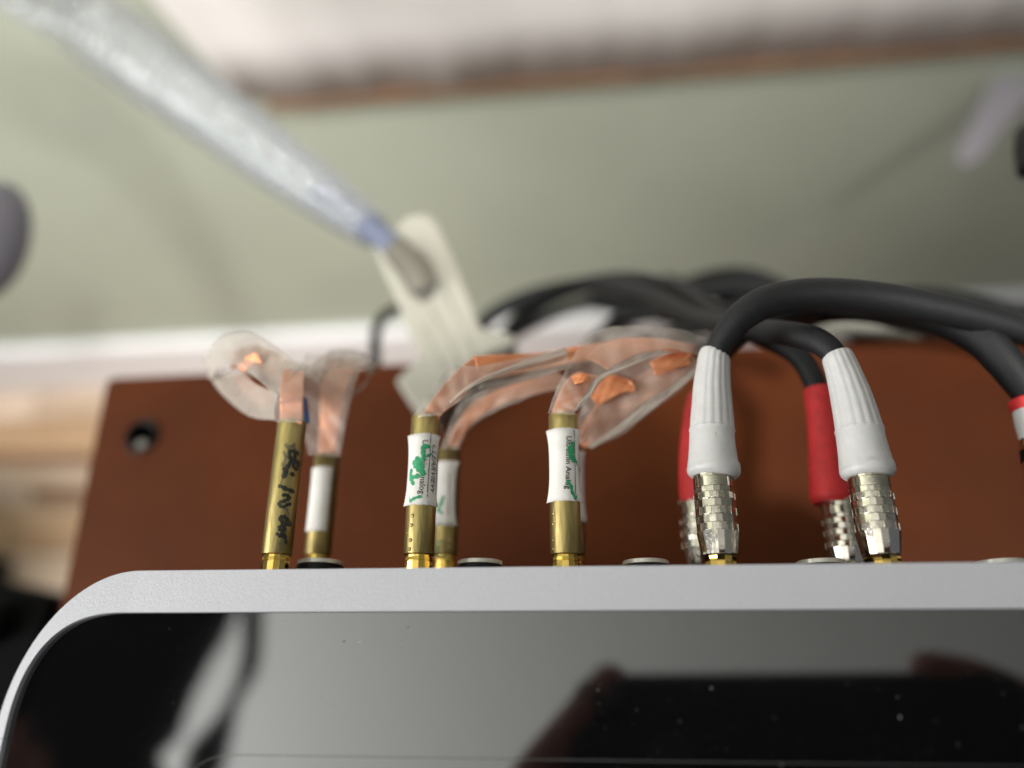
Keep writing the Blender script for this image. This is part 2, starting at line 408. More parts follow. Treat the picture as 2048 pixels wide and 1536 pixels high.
# ------------------------------------------------------------------ room
zl = H-0.445
W0, W1 = P(560,244,zl), P(2048,124,zl)
wd = (W1-W0); wd.z = 0; wd.normalize(); wn = Vector((wd.y,-wd.x,0))    # towards the camera
if wn.y > 0: wn = -wn
zf = -0.76
def wp(s, z, off=0.0):
    p = W0+wd*s+wn*(off-0.028); return Vector((p.x,p.y,z))
def wallbox(name, s0, s1, z0, z1, o0, o1, m, parent=None, bevel=0):
    ol = [wp(s0,0,o0)[:2], wp(s1,0,o0)[:2], wp(s1,0,o1)[:2], wp(s0,0,o1)[:2]]
    return prism(name, ol, z0, z1, m, parent, bevel)
tag(wallbox('wall', -1.6, 2.2, zf, 1.64, -0.10, 0.0, 'wallgreen'), kind='structure')
tag(wallbox('skirting_board', -1.6, 2.2, zf, zf+0.125, 0.001, 0.016, 'skirting', bevel=0.004), kind='structure')
tag(prism('ceiling', [(-2.2,-2.0),(2.6,-2.0),(2.6,1.2),(-2.2,1.2)], 1.65, 1.70, 'ceiling'), kind='structure')
fl = empty('floor', (0,0,zf)); tag(fl, kind='structure')
yy = -1.2; row = 0; shared = {}
while yy < 0.55:
    xx = -1.8 - (row % 3)*0.22
    while xx < 1.6:
        ln = 0.62
        key = (row*7+int(xx*10)) % 5
        mt = 'floorpale' if key in (1,3) else 'floor'
        if mt not in shared:
            o = box('plank', (0,0,-0.02), (ln-0.003,0.0605,0.0), mt, None, 0.0012); shared[mt] = o.data
            o.location = (0,0,0); off = Vector(((ln-0.003)/2,0.03025,-0.01))
            o.parent = fl; first = o; o.location = Vector((xx,yy,0))+off
        else:
            o = bpy.data.objects.new('plank', shared[mt]); C.objects.link(o); o.parent = fl
            b = o.modifiers.new('b','BEVEL'); b.width = 0.0012; b.segments = 1; b.limit_method = 'ANGLE'
            o.location = Vector((xx,yy,0))+Vector(((ln-0.003)/2,0.03025,-0.01))
        xx += ln
    yy += 0.0625; row += 1
tag(prism('subfloor', [(-2.2,-1.3),(2.2,-1.3),(2.2,0.6),(-2.2,0.6)], zf-0.04, zf-0.024, 'floordark'), kind='structure')

led = wallbox('wooden_ledge', -0.012, 2.0, zl-0.005, zl, 0.001, 0.0135, 'ledge', bevel=0.001)
tag(led, 'thin brown wooden ledge on the green wall below the cream curtain', 'ledge')
# curtain
V, Fc = [], []
NS, NZ = 260, 14
for j in range(NZ+1):
    z = zl+0.002+j*0.055
    for i in range(NS+1):
        s0_ = -0.03-0.010*j; s = s0_+(1.67-s0_)*i/NS
        a = 0.0030*math.sin(s*47+1.6*math.sin(s*9)+j*0.10)+0.0018*math.sin(s*93+2.3*math.sin(s*13)-j*0.14)+0.0008*math.sin(s*190+2+j*0.2)
        a *= 0.35+0.65*math.sin(s*4.1+1+j*0.06)**2
        V.append(wp(s+0.004*j*math.sin(s*5), z, 0.0085+a*0.55+0.0005*j))
for j in range(NZ):
    for i in range(NS): a = j*(NS+1)+i; Fc.append((a,a+1,a+NS+2,a+NS+1))
cu = mesh('curtain', V, Fc, 'curtain', None, solid=0.0008)
tag(cu, 'cream cloth curtain hanging in soft folds above the thin brown ledge', 'curtain')

# ------------------------------------------------------------------ amplifier with silver rim
Ye = P(1024,1134,ZT).y                       # rear edge of the rim
Yi = P(1024,1221,ZT).y                       # inner edge
rc = P(282,1464,ZT); ro = Ye-rc.y            # corner centre and radius
XL = rc.x-ro*0.985; rc.x = P(281,1136,ZT).x; kx = (rc.x-XL)/ro; XR = 0.125; YF = Ye-0.20
amp = empty('audio_device', ((XL+XR)/2, (Ye+YF)/2, TZ+0.004), 'black topped audio device with thick silver rim and rounded corner, on the brown table', 'audio device')
ic = P(265,1474,ZT); ia = ic.x-P(6,1474,ZT).x; ia += P(250,1218,ZT).x-ic.x; ic.x = P(250,1218,ZT).x; ib = Yi-ic.y
def arc_out(n=28): return [(rc.x-ro*kx*math.sin(a), rc.y+ro*math.cos(a)) for a in (math.pi/2*i/n for i in range(n+1))]
def arc_in(n=28, e=2.5):
    out = []
    for i in range(n+1):
        a = math.pi/2*i/n
        out.append((ic.x-ia*abs(math.sin(a))**(2/e), ic.y+ib*abs(math.cos(a))**(2/e)))
    return out
xs0, xs1 = P(281,1136,ZT).x, P(250,1218,ZT).x          # the slanted seam
xm = -2*0.5*(-(XR+XL)/2)                               # mirror axis for the right-hand side
mir = lambda pts: [(XL+XR-p[0], p[1]) for p in pts]
gap = 0.00001
o_c = [(xs0-gap,Ye)]+[p for p in arc_out() if p[0] < xs0-0.0003]
i_c = [(xs1-gap,Yi)]+[p for p in arc_in() if p[0] < xs1-0.0003]
XI = ic.x-ia
rim_z0 = ZT-0.0085
yc2 = ic.y-0.0005
o_c = [p for p in o_c if p[1] > yc2]+[(XL,yc2)]; i_c = [p for p in i_c if p[1] > yc2]+[(XI,yc2)]
corner = o_c+i_c[::-1]
def rimpart(name, ol): return prism(name, ol, rim_z0, ZT, 'silver2' if name == 'rim_corner' else 'silver', amp)
rimpart('rim_corner', corner); rimpart('rim_corner', mir(corner)[::-1])
rimpart('rim_bar', [(xs0,Ye),(XL+XR-xs0,Ye),(XL+XR-xs1,Yi),(xs1,Yi)])
rimpart('rim_side', [(XL,yc2-0.0001),(XI,yc2-0.0001),(XI,YF),(XL,YF)])
rimpart('rim_side', mir([(XL,yc2-0.0001),(XI,yc2-0.0001),(XI,YF),(XL,YF)]))
# black panel inside the rim (under its inner edge), with a slightly raised front plate
pin = 0.0004
pl = [(p[0]-pin,p[1]+pin) for p in arc_in(40)]
pl = [(XI-pin,YF)]+pl[::-1]+mir(pl)+[(XL+XR-XI+pin,YF)]
ZP = ZT-0.0011
prism('top_panel', pl, ZP-0.002, ZP, 'panel', amp)
yg = P(1024,1517,ZP).y; xg = P(340,1536,ZP).x
r1 = 0.010
gp = [(xg,YF+0.01)]+[(xg+r1-r1*math.cos(a), yg-r1+r1*math.sin(a)) for a in (math.pi/2*i/16 for i in range(17))]
gp += [(XR-0.02,yg),(XR-0.02,YF+0.01)]
prism('front_plate', gp, ZP+0.00005, ZP+0.0003, 'panel', amp, bevel=0.0001)
# chassis and rear panel
body = [(p[0]+0.0015,p[1]-0.0022) for p in arc_out(20)]
body = [(XL+0.0015,YF+0.002)]+body[::-1]+mir(body)+[(XR-0.0015,YF+0.002)]
prism('chassis', body, TZ+0.004, rim_z0-0.0002, 'black', amp, bevel=0.0005)
box('rear_panel', (rc.x+0.004,Ye-0.0022,TZ+0.010), (XL+XR-rc.x-0.004,Ye-0.0014,rim_z0-0.002), 'black', amp, 0.0002)
for sx_ in (XL+0.03, XR-0.03):
    for sy_ in (Ye-0.03, YF+0.02):
        sweep('foot', [(sx_,sy_,TZ,0.007),(sx_,sy_,TZ+0.0045,0.008)], 'black', amp, segs=24, up0=(1,0,0))
# unused sockets on the rear panel
zs = 0.0535
for px in (641, 960, 1291, 1641, 2001):
    c = P(px,1126,zs); tip = P(px,1119,zs+0.002).y
    s = lathe_y('socket', c.x, zs, [(Ye-0.0013,0.0044),(tip-0.0010,0.0044),(tip-0.0009,0.0040),(tip-0.0009,0.0030)], 'black', amp)
    s2 = lathe_y('socket_rim', c.x, zs, [(tip-0.0009,0.0034),(tip-0.00085,0.0039),(tip-0.00075,0.0042),(tip-0.0001,0.0042),(tip,0.0040),(tip,0.0027)], 'socketring', s)
# dust and crumbs on the glass
bmv, bmf = [], []
rnd = random.Random(3)
spots = [(687,1283,3.2,1),(802,1295,1.4,0),(1853,1298,2.0,0),(1063,1350,1.6,0),(1800,1434,2.8,0),(1196,1380,1.6,0),(1198,1407,1.4,0),(1360,1442,1.3,0),(1795,1394,1.8,0),(1300,1515,1.2,0),(1185,1310,1.5,0),(1540,1243,1.2,0)]
for k in range(170): spots.append((rnd.uniform(300,2040), rnd.uniform(1240,1530), rnd.uniform(0.4,1.15), 0))
for px,py,sz,dk in spots:
    c = P(px,py,ZP); r_ = sz*0.000085; b0 = len(bmv)
    for k in range(5): bmv.append((c.x+r_*math.cos(k*1.256+px)*rnd.uniform(.6,1.2), c.y+r_*math.sin(k*1.256+px)*rnd.uniform(.6,1.2), ZP+0.00002))
    bmv.append((c.x,c.y,ZP+0.00002+r_*0.6))
    for k in range(5): bmf.append((b0+k,b0+(k+1)%5,b0+5))
M['dust'] = mat('dust', (0.20,0.20,0.19,1), 0.9)
tag(mesh('dust', bmv, bmf, 'dust', amp, smooth=False), kind='stuff')

# ------------------------------------------------------------------ brass plugs
rb = 0.00278
def brass_plug(base_px, z, top_py, label, has_gold=True, m='brass', r=rb):
    x = P(base_px,1120,z).x; y0 = Ye-0.0013
    yt = P(base_px,top_py,z).y; yb = P(base_px,1111,z).y
    root = empty('audio_plug', (x,y0,z), label, 'audio plug', 'plugs in the rear sockets')
    lathe_y('barrel', x, z, [(yb+0.0000,r*0.86),(yb+0.0001,r*0.98),(yb+0.0003,r),(yt-0.0002,r),(yt,r*0.975),(yt,r*0.88),(yt-0.0015,r*0.86),(yt-0.0015,0.0001)], m, root, segs=64)
    g = r*0.90
    lathe_y('gold_collar', x, z, [(y0,g),(yb-0.0013,g),(yb-0.00125,g*0.93),(yb-0.0011,g*0.93),(yb-0.00105,g*0.99),(yb-0.0005,g*0.97),(yb-0.00045,g*0.90),(yb-0.0001,g*0.90),(yb+0.0001,g*0.86)], 'gold', root, segs=14, auto=20, phase=0.5)
    return root, x, z, yt, yb
def dimples(root, x, z, pts, r=rb):
    V, Fc = [], []
    for px,py in pts:
        ph, y = cyl_hit(px,py,x,z,r); c = on_cyl(x,z,r,ph,y); nrm = (c-Vector((x,y,z))).normalized()
        t = nrm.cross(Vector((0,1,0))); b0 = len(V); q = 0.00038
        for ring,(rr,hh) in enumerate(((1,-0.00002),(0.8,0.00009),(0.45,0.00017))):
            for k in range(10): a = k*0.6283; V.append(c+t*math.cos(a)*q*rr+Vector((0,1,0))*math.sin(a)*q*rr+nrm*hh)
        V.append(c+nrm*0.0002)
        for g_ in range(2):
            for k in range(10): Fc.append((b0+g_*10+k,b0+g_*10+(k+1)%10,b0+g_*10+10+(k+1)%10,b0+g_*10+10+k))
        for k in range(10): Fc.append((b0+20+k,b0+20+(k+1)%10,b0+30))
    return mesh('dimples', V, Fc, 'brass', root)

# plug 1: handwriting
p1, x1, z1, yt1, yb1 = brass_plug(552, ZU, 846, 'tall brass plug with black handwriting, the only one with no paper label, leftmost of all')
strokes('handwriting', x1, z1, rb, [
 (6,[(560,972),(573,978),(586,983)]),
 (5,[(567,990),(571,990),(577,992),(579,997),(573,1000),(566,1003)]),(5,[(561,1012),(567,1014),(574,1010),(580,1008)]),(4.5,[(561,1012),(558,1006),(563,1003)]),
 (6,[(561,1036),(566,1033),(572,1036),(578,1044),(580,1049)]),(5,[(561,1036),(562,1042),(569,1046),(577,1050),(580,1047)]),
 (5,[(563,1052),(559,1055),(561,1060),(567,1062),(570,1056),(565,1052)]),(5,[(555,1068),(562,1072),(570,1073)]),(5,[(568,1068),(571,1076),(573,1086)]),(4,[(565,1060),(562,1072)]),
 (6,[(580,902),(590,903),(596,907)]),(6,[(579,906),(582,918),(590,924)]),(5,[(590,904),(591,918),(597,930)]),(6,[(580,925),(575,935),(570,950)]),(5,[(585,920),(588,935),(592,938)]),(6,[(597,925),(594,938)]),
 (7,[(569,938),(571,945),(568,952)]),(6,[(584,948),(586,949)]),
], 'marker_black', p1)
strokes('rubbed_ink', x1, z1, rb, [(8,[(572,890),(578,895),(584,893)]),(7,[(568,905),(572,915),(566,930)]),(5,[(588,888),(591,899)]),(5,[(574,1018),(578,1030)]),(5,[(556,1085),(560,1095)]),(4,[(566,955),(562,965)])], 'marker_worn', p1)
# copper strip and tape loop of plug 1
zc = 0.0612
ribbon('copper_strip', [((559,850,zc),(604,850,zc)),((559,820,zc+.0003),(605,822,zc+.0002)),((559,792,zc+.0012),(606,795,zc+.0009)),((561,765,zc+.0010),(606,768,zc)),((566,738,zc-.001),(606,742,zc-.002))], 'copper', p1, wob=0.00012, seed=1)
ribbon('tape', [((556,848,zc+.0004),(608,850,zc+.0004)),((555,815,zc+.0008),(609,820,zc+.0008)),((556,788,zc+.0017),(610,792,zc+.0013)),((558,760,zc+.0016),(612,765,zc+.001)),((575,722,zc-.001),(622,735,zc-.002))], 'film', p1, wob=0.00015, seed=2)
ribbon('tape_loop', [((606,738,.058),(560,800,.0605)),((558,698,.053),(518,762,.058)),((500,668,.047),(472,735,.054)),((445,682,.042),(440,745,.049)),((412,722,.040),(424,764,.044))], 'filmedge', p1, wob=0.0004, seed=3)
ribbon('tape_loop', [((412,722,.040),(424,764,.044)),((440,782,.044),(478,745,.048)),((498,834,.050),(520,775,.054)),((556,846,.0575),(558,790,.0605))], 'filmedge', p1, wob=0.0004, seed=4)
ribbon('copper_strip', [((592,735,.0575),(570,770,.059)),((545,700,.0525),(528,745,.0565)),((500,690,.047),(490,728,.0525)),((465,700,.043),(462,738,.048))], 'copper', p1, wob=0.0003, seed=5)
ribbon('copper_strip', [((462,752,.0466),(486,742,.0475)),((500,800,.0505),(512,766,.0535)),((535,822,.0555),(542,780,.0585))], 'copper', p1, wob=0.0003, seed=6)

ribbon('copper_fold', [((560,826,zc+.0012),(561,834,zc+.0012)),((582,834,zc+.0013),(582,841,zc+.0013)),((603,842,zc+.0012),(603,848,zc+.0012))], 'copper', p1)
ribbon('copper_fold', [((560,800,zc+.0020),(560,808,zc+.0020)),((582,793,zc+.0022),(582,800,zc+.0022)),((604,787,zc+.0020),(604,793,zc+.0020))], 'copper', p1)
ribbon('copper_fold', [((474,735,.054),(486,742,.054)),((492,712,.056),(510,726,.056)),((512,705,.057),(524,726,.057))], 'copper', p1, wob=0.0003, seed=41)
# plug 1 lower
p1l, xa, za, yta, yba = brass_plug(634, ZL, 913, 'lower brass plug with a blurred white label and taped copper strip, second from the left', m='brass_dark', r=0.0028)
lab = label_on_tube('label', xa, za, 0.0028, R(-62), R(48), P(640,1061,ZL+.0028).y, P(650,932,ZL+.0028).y, p1l, flare=0.00012, seed=5)
strokes('print', xa, za, 0.0028+0.00012, [(1.6,[(666,948),(664,985),(661,1030)]),(1.4,[(672,945),(670,985),(668,1035)])], 'ink', lab)
ribbon('copper_strip', [((636,912,.0395),(670,914,.0395)),((638,860,.0405),(676,862,.0405)),((640,800,.0425),(688,804,.0425)),((645,745,.0435),(702,748,.0435)),((655,716,.040),(722,722,.040))], 'copper', p1l, wob=0.00035, seed=7)
ribbon('tape', [((622,914,.0405),(682,916,.0405)),((612,860,.0418),(694,864,.0418)),((608,800,.0438),(706,804,.0438)),((602,748,.0450),(722,752,.0450)),((618,712,.042),(742,722,.042))], 'film', p1l, wob=0.0004, seed=8)
ribbon('tape', [((602,742,.046),(640,770,.046)),((640,722,.0445),(665,748,.0445)),((676,704,.043),(700,740,.043)),((724,708,.041),(735,742,.041)),((756,736,.038),(735,775,.038)),((712,790,.0375),(706,800,.0375))], 'filmedge', p1l, wob=0.0005, seed=9)
ribbon('blue_tape', [((607,795,.056),(612,793,.055)),((607,822,.056),(616,822,.055)),((607,845,.0565),(619,846,.0555))], 'bluetape', p1l)

# plug 2 with the CLEARVIEW label
p2, x2, z2, yt2, yb2 = brass_plug(837, ZU, 836, 'brass plug whose white label reads CLEARVIEW Ultrathin Analog with a green tick at the bottom')
RL = rb+0.00006+0.00006
lab = label_on_tube('label', x2, z2, rb, R(-66), R(80), P(843,1009,ZU+rb).y, P(850,866,ZU+rb).y, p2, flare=0.00045, seed=11, shrink=R(8))
text_on_tube('print', 'CLEARVIEW', x2, z2, RL+0.00004, (865,889), (861,989), 11.5, 'ink', lab, shear=0.35)
text_on_tube('print', 'Ultrathin Analog', x2, z2, RL+0.00002, (845,880), (838,988), 12.5, 'ink', lab)
strokes('print', x2, z2, RL+0.00001, [(2.0,[(862,867),(861,885),(860,905)]),(2.0,[(860,908),(857,950),(855,985)]),(2.0,[(855,989),(855,993)])], 'ink', lab)
strokes('green_marker', x2, z2, RL-0.00002, [
 (9,[(846,894),(851,892),(856,893)]),(8,[(845,897),(846,908),(848,915)]),(5,[(855,912),(862,908)]),
 (12,[(829,925),(831,930),(838,938),(843,942)]),(10,[(834,917),(835,922)]),(9,[(842,920),(844,935),(846,948)]),
 (10,[(822,942),(820,948),(824,955),(835,952)]),(8,[(819,950),(822,960),(826,967)]),
 (6,[(817,992),(818,1000),(822,1002)]),(6,[(819,1002),(830,996),(841,993)])], 'marker_green', lab)
dimples(p2, x2, z2, [(825,1031),(823,1050),(821,1080),(819,1098),(814,1066)])
zz = 0.0612
ribbon('copper_strip', [((840,840,zz),(876,842,zz)),((846,826,zz+.0005),(884,828,zz)),((874,786,zz+.001),(918,800,zz)),((912,742,zz),(950,768,zz-.001)),((946,714,zz-.004),(962,764,zz-.003))], 'copper', p2, wob=0.0003, seed=12)
ribbon('copper_strip', [((946,712,zz-.004),(935,765,zz-.002)),((1000,708,zz-.008),(990,756,zz-.006)),((1080,704,zz-.012),(1060,742,zz-.010)),((1160,690,zz-.014),(1150,724,zz-.012)),((1240,680,.044),(1240,715,.046))], 'copper', p2, wob=0.0004, seed=13)
ribbon('tape', [((832,836,zz+.0007),(884,838,zz+.0005)),((840,820,zz+.001),(892,824,zz+.0005)),((866,784,zz+.0016),(928,806,zz+.0005)),((905,738,zz+.0008),(958,786,zz)),((960,738,zz-.001),(1000,775,zz-.001)),((1040,722,zz-.003),(1060,765,zz-.004)),((1130,702,zz-.005),(1145,742,zz-.006))], 'film', p2, wob=0.0004, seed=14)
ribbon('tape_edge', [((900,806,zz+.001),(903,812,zz+.001)),((950,768,zz+.001),(954,775,zz+.001)),((1040,730,zz-.002),(1046,740,zz-.002)),((1130,700,zz-.004),(1138,712,zz-.004))], 'filmedge', p2, wob=0.0002, seed=15)
strokes('solder', x2, z2, rb*0.99, [(5,[(839,833),(850,830),(862,831)])], 'socketring', p2)

# plug 2 lower
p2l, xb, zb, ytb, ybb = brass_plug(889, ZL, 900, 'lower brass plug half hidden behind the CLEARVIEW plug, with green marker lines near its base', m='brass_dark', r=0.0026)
lab = label_on_tube('label', xb, zb, 0.0026, R(-60), R(62), P(893,1050,ZL+.0028).y, P(896,920,ZL+.0028).y, p2l, flare=0.0005, seed=12, shrink=R(14))
strokes('green_marker', xb, zb, 0.0026+0.00013, [(8,[(886,995),(880,1010),(876,1020)]),(5,[(876,1020),(884,1026)])], 'marker_green', lab)
strokes('print', xb, zb, 0.0026+0.00013, [(1.5,[(898,945),(897,985),(896,1030)])], 'ink', lab)
strokes('green_marker', xb, zb, 0.0026, [(3,[(872,1086),(880,1083),(890,1083)]),(3,[(872,1112),(882,1113),(890,1111)]),(5,[(876,1092),(875,1108)])], 'marker_dkgreen', p2l)
dimples(p2l, xb, zb, [(899,1080),(899,1094),(898,1122)], 0.0026)
ribbon('tape', [((884,902,.040),(920,904,.040)),((898,862,.0415),(940,862,.0415)),((930,806,.044),(992,828,.044)),((1010,768,.046),(1068,798,.046)),((1110,742,.046),(1150,780,.046))], 'film', p2l, wob=0.0006, seed=17)
ribbon('copper_strip', [((894,900,.0395),(912,902,.0395)),((906,860,.041),(930,862,.041)),((945,806,.043),(985,818,.043)),((1020,770,.0445),(1060,790,.0445)),((1115,745,.045),(1150,770,.045))], 'copper', p2l, wob=0.0006, seed=18)

# plug 3
p3, x3, z3, yt3, yb3 = brass_plug(1132, ZU, 832, 'middle brass plug, its white label reading Ultrathin Analog with a bent green corner')
lab = label_on_tube('label', x3, z3, rb, R(-74), R(76), P(1127,1001,ZU+rb).y, P(1125,855,ZU+rb).y, p3, flare=0.00055, seed=21, shrink=R(10))
text_on_tube('print', 'Ultrathin Analog', x3, z3, RL+0.00004, (1133,872), (1131,978), 11.5, 'ink', lab)
strokes('print', x3, z3, RL+0.00002, [(2.0,[(1148,860),(1149,875)]),(1.8,[(1149,880),(1150,925),(1151,990)]),(1.6,[(1157,880),(1158,900)])], 'ink', lab)
strokes('green_marker', x3, z3, RL+0.00001, [(11,[(1146,888),(1144,905),(1147,920)]),(8,[(1140,895),(1141,915)]),(7,[(1150,918),(1157,932),(1160,942)]),
  (7,[(1136,964),(1142,972),(1145,985),(1151,996)]),(7,[(1151,996),(1158,990),(1165,978)])], 'marker_green', lab)
dimples(p3, x3, z3, [(1107,1027),(1106,1048),(1106,1080),(1106,1098)])
ribbon('copper_strip', [((1101,832,zz),(1146,834,zz)),((1104,822,zz+.0002),(1148,824,zz)),((1120,782,zz+.001),(1168,792,zz+.0005)),((1142,750,zz+.0013),(1186,762,zz)),((1160,742,zz-.001),(1200,752,zz-.001))], 'copper', p3, wob=0.0003, seed=22)
ribbon('tape', [((1097,832,zz+.0008),(1151,834,zz+.0008)),((1100,820,zz+.001),(1154,822,zz+.0007)),((1115,780,zz+.0018),(1178,795,zz+.0012)),((1138,738,zz+.002),(1200,762,zz)),((1170,684,zz),(1256,736,zz-.001)),((1222,660,zz-.003),(1326,706,zz-.003)),((1330,660,zz-.006),(1376,708,zz-.005)),((1412,684,zz-.010),(1400,722,zz-.009))], 'film', p3, wob=0.0005, seed=23)
ribbon('tape_edge', [((1148,824,zz+.0012),(1153,826,zz+.0012)),((1174,792,zz+.0018),(1180,796,zz+.0016)),((1196,758,zz+.001),(1204,762,zz+.001)),((1254,734,zz),(1260,738,zz)),((1322,704,zz-.003),(1328,709,zz-.003))], 'filmedge', p3, wob=0.0001, seed=24)
ribbon('copper_strip', [((1172,712,zz-.001),(1215,738,zz-.001)),((1225,678,zz-.004),(1285,705,zz-.004)),((1320,676,zz-.007),(1350,702,zz-.006)),((1392,690,zz-.011),(1385,716,zz-.010))], 'copper', p3, wob=0.0004, seed=25)

# plug 3 lower
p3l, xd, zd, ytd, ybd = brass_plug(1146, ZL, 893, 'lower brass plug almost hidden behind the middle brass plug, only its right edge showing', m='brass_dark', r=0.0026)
lab = label_on_tube('label', xd, zd, 0.0026, R(-50), R(84), P(1158,1046,ZL).y, P(1156,905,ZL).y, p3l, flare=0.0005, seed=31, shrink=R(12))
ribbon('copper_strip', [((1146,888,.040),(1172,896,.040)),((1172,840,.043),(1225,858,.042)),((1215,786,.046),(1275,815,.045)),((1300,738,.048),(1345,768,.047)),((1355,708,.048),(1385,735,.047))], 'copper', p3l, wob=0.0008, seed=32)
ribbon('tape', [((1142,886,.041),(1182,900,.041)),((1160,830,.044),(1236,866,.043)),((1180,770,.047),(1290,822,.046)),((1285,716,.049),(1356,780,.048)),((1360,690,.049),(1404,742,.048))], 'film', p3l, wob=0.0008, seed=33)
ribbon('tape_edge', [((1174,894,.042),(1182,902,.042)),((1230,860,.044),(1240,868,.044)),((1290,812,.047),(1302,824,.047)),((1350,770,.049),(1362,778,.049)),((1398,728,.049),(1404,744,.049))], 'filmedge', p3l, wob=0.0002, seed=34)
ribbon('tape_edge', [((1184,900,.041),(1200,880,.041)),((1240,875,.043),(1262,850,.043)),((1300,830,.046),(1318,800,.046)),((1366,782,.048),(1380,755,.048))], 'film', p3l, wob=0.0002, seed=35)
ribbon('copper_strip', [((1340,722,.0505),(1345,742,.0505)),((1362,712,.0505),(1370,735,.0505)),((1388,714,.050),(1392,732,.050))], 'copper', p3l, wob=0.0003, seed=36)

ribbon('copper_fold', [((1182,792,.0490),(1196,812,.0485)),((1215,752,.0500),(1232,790,.0500)),((1252,756,.0500),(1258,782,.0500)),((1270,772,.050),(1272,786,.050))], 'copper', p3l, wob=0.0006, seed=42)
ribbon('copper_fold', [((1300,722,.0525),(1312,752,.0525)),((1340,706,.0530),(1350,736,.0530)),((1382,704,.0525),(1380,728,.0525))], 'copper', p3l, wob=0.0006, seed=43)
ribbon('copper_fold', [((1142,752,zz+.0035),(1150,768,zz+.0035)),((1160,745,zz+.0038),(1168,764,zz+.0038)),((1180,748,zz+.0035),(1176,762,zz+.0035))], 'copper', p3, wob=0.0004, seed=44)
ribbon('copper_fold', [((948,712,zz+.0005),(955,745,zz+.0005)),((1010,708,zz-.001),(1010,742,zz-.001)),((1080,706,zz-.004),(1080,732,zz-.004)),((1150,700,zz-.007),(1150,712,zz-.007))], 'copper', p2, wob=0.0004, seed=45)

# ------------------------------------------------------------------ nickel plugs with boots
rn = 0.0037
def nickel_barrel(root, x, z, ytop, ytap, ybot, engr=False):
    """knurled sleeve: rings of raised blocks between plain rings, tapering to the gold ring."""
    L = ytop-ytap
    lathe_y('sleeve', x, z, [(ybot,rn*0.80),(ybot+0.0001,rn*0.83),(ytap-0.0001,rn*0.985),(ytap,rn*0.985)], 'nickel', root, segs=18, auto=12, phase=0.5)
    rows = [(0.00,0.12,1),(0.12,0.24,0),(0.24,0.36,1),(0.36,0.48,0),(0.48,0.59,1),(0.59,0.68,2),(0.68,0.83,3),(0.83,0.92,2),(0.92,1.0,1)]
    for (a,b,kind) in rows:
        y0, y1 = ytap+L*a, ytap+L*b; g = 0.00003
        if kind in (0,2,3):
            rr = rn*(0.955 if kind == 0 else 0.93)
            lathe_y('ring', x, z, [(y0,rr*0.97),(y0+g*2,rr),(y1-g*2,rr),(y1,rr*0.97)], 'nickel', root, segs=20 if kind != 3 else 40, auto=12 if kind != 3 else 30, phase=0.5)
        else:
            V, Fc = [], []; nb = 20; rnd_ = random.Random(int(a*100))
            for k in range(nb):
                raise_ = 0.995 if k % 2 == 0 else 0.955
                rr = rn*raise_*(1.0 if b < 0.7 else 0.975); ri = rn*0.90
                a0, a1 = 2*math.pi*(k+0.08)/nb, 2*math.pi*(k+0.92)/nb; b0 = len(V)
                for yv_, ins in ((y0+g,0),(y1-g,0)):
                    for ang in (a0, a1):
                        for q in (ri, rr): V.append((x+math.sin(ang)*q, yv_, z+math.cos(ang)*q))
                i = b0
                Fc += [(i+1,i+3,i+7,i+5),(i,i+2,i+3,i+1),(i+4,i+6,i+7,i+5),(i,i+1,i+5,i+4),(i+2,i+3,i+7,i+6)]
            mesh('knurled_ring', V, Fc, 'nickel', root, smooth=False, bevel=0.00006)
            lathe_y('ring', x, z, [(y0,rn*0.90),(y1,rn*0.90)], 'nickel', root, segs=40)
    g = rn*0.77
    lathe_y('gold_collar', x, z, [(Ye-0.0013,g),(ybot-0.0012,g*1.0),(ybot-0.0010,g*1.02),(ybot-0.0003,g*1.06),(ybot-0.0002,g*1.0),(ybot+0.0002,g*0.95)], 'gold', root, segs=14, auto=15, phase=0.3)
    lathe_y('shadow_gap', x, z, [(ybot-0.0002,rn*0.77),(ybot+0.0001,rn*0.77)], 'black', root, segs=40)
def boot(root, pts, m, ribs=True, emboss=False, seam=None):
    """pts: (px,py,z,half width px) from barrel end to cable end."""
    q = []
    for (px,py,z,hw) in pts:
        p = P(px,py,z); d = PIX(p)[2]; q.append((p.x,p.y,p.z,hw*d/F))
    fine = catmull(q, 6)
    n = len(fine)
    def mod(a, t):
        s = 1.0
        if ribs and t > 0.44:
            f = min(1,(t-0.44)/0.06)*(1 if t < 0.97 else 0.3)
            s -= 0.035*f*(0.5+0.5*math.cos(a*16))**2
        return s
    return sweep('boot', fine, m, root, segs=96 if ribs else 48, mod=mod, auto=60)
def cable(root, pts, m='cable', name='cable', n=10, segs=14):
    q = []
    for (px,py,z,hw) in pts:
        p = P(px,py,z); d = PIX(p)[2]; q.append((p.x,p.y,p.z,hw*d/F))
    return sweep(name, catmull(q, n), m, root, segs=segs)
def nickel_plug(base_px, z, top_py, taper_py, bot_py, label):
    x = P(base_px,1118,z).x
    root = empty('audio_plug', (x,Ye-0.0013,z), label, 'audio plug', 'plugs in the rear sockets')
    nickel_barrel(root, x, z, P(base_px,top_py,z).y, P(base_px,taper_py,z).y, P(base_px,bot_py,z).y)
    return root, x, z
zt = ZU
p4, x4, z4 = nickel_plug(1440, zt, 938, 1066, 1112, 'nickel plug with ribbed white boot curving slightly left, left of the two white boots')
boot(p4, [(1427,955,zt,44),(1427,948,zt,51),(1427,938,zt,52.5),(1426,930,zt,50),(1425,905,zt,46.5),(1424,880,zt,44.5),(1424,866,zt,44),(1424,861,zt,45.5),(1424,856,zt,43.5),(1424,835,zt,42),(1424,800,zt,39),(1424,770,zt+.0003,36.5),(1426,740,zt+.0006,33.5),(1428,716,zt+.001,31.5),(1430,709,zt+.001,29)], 'white')
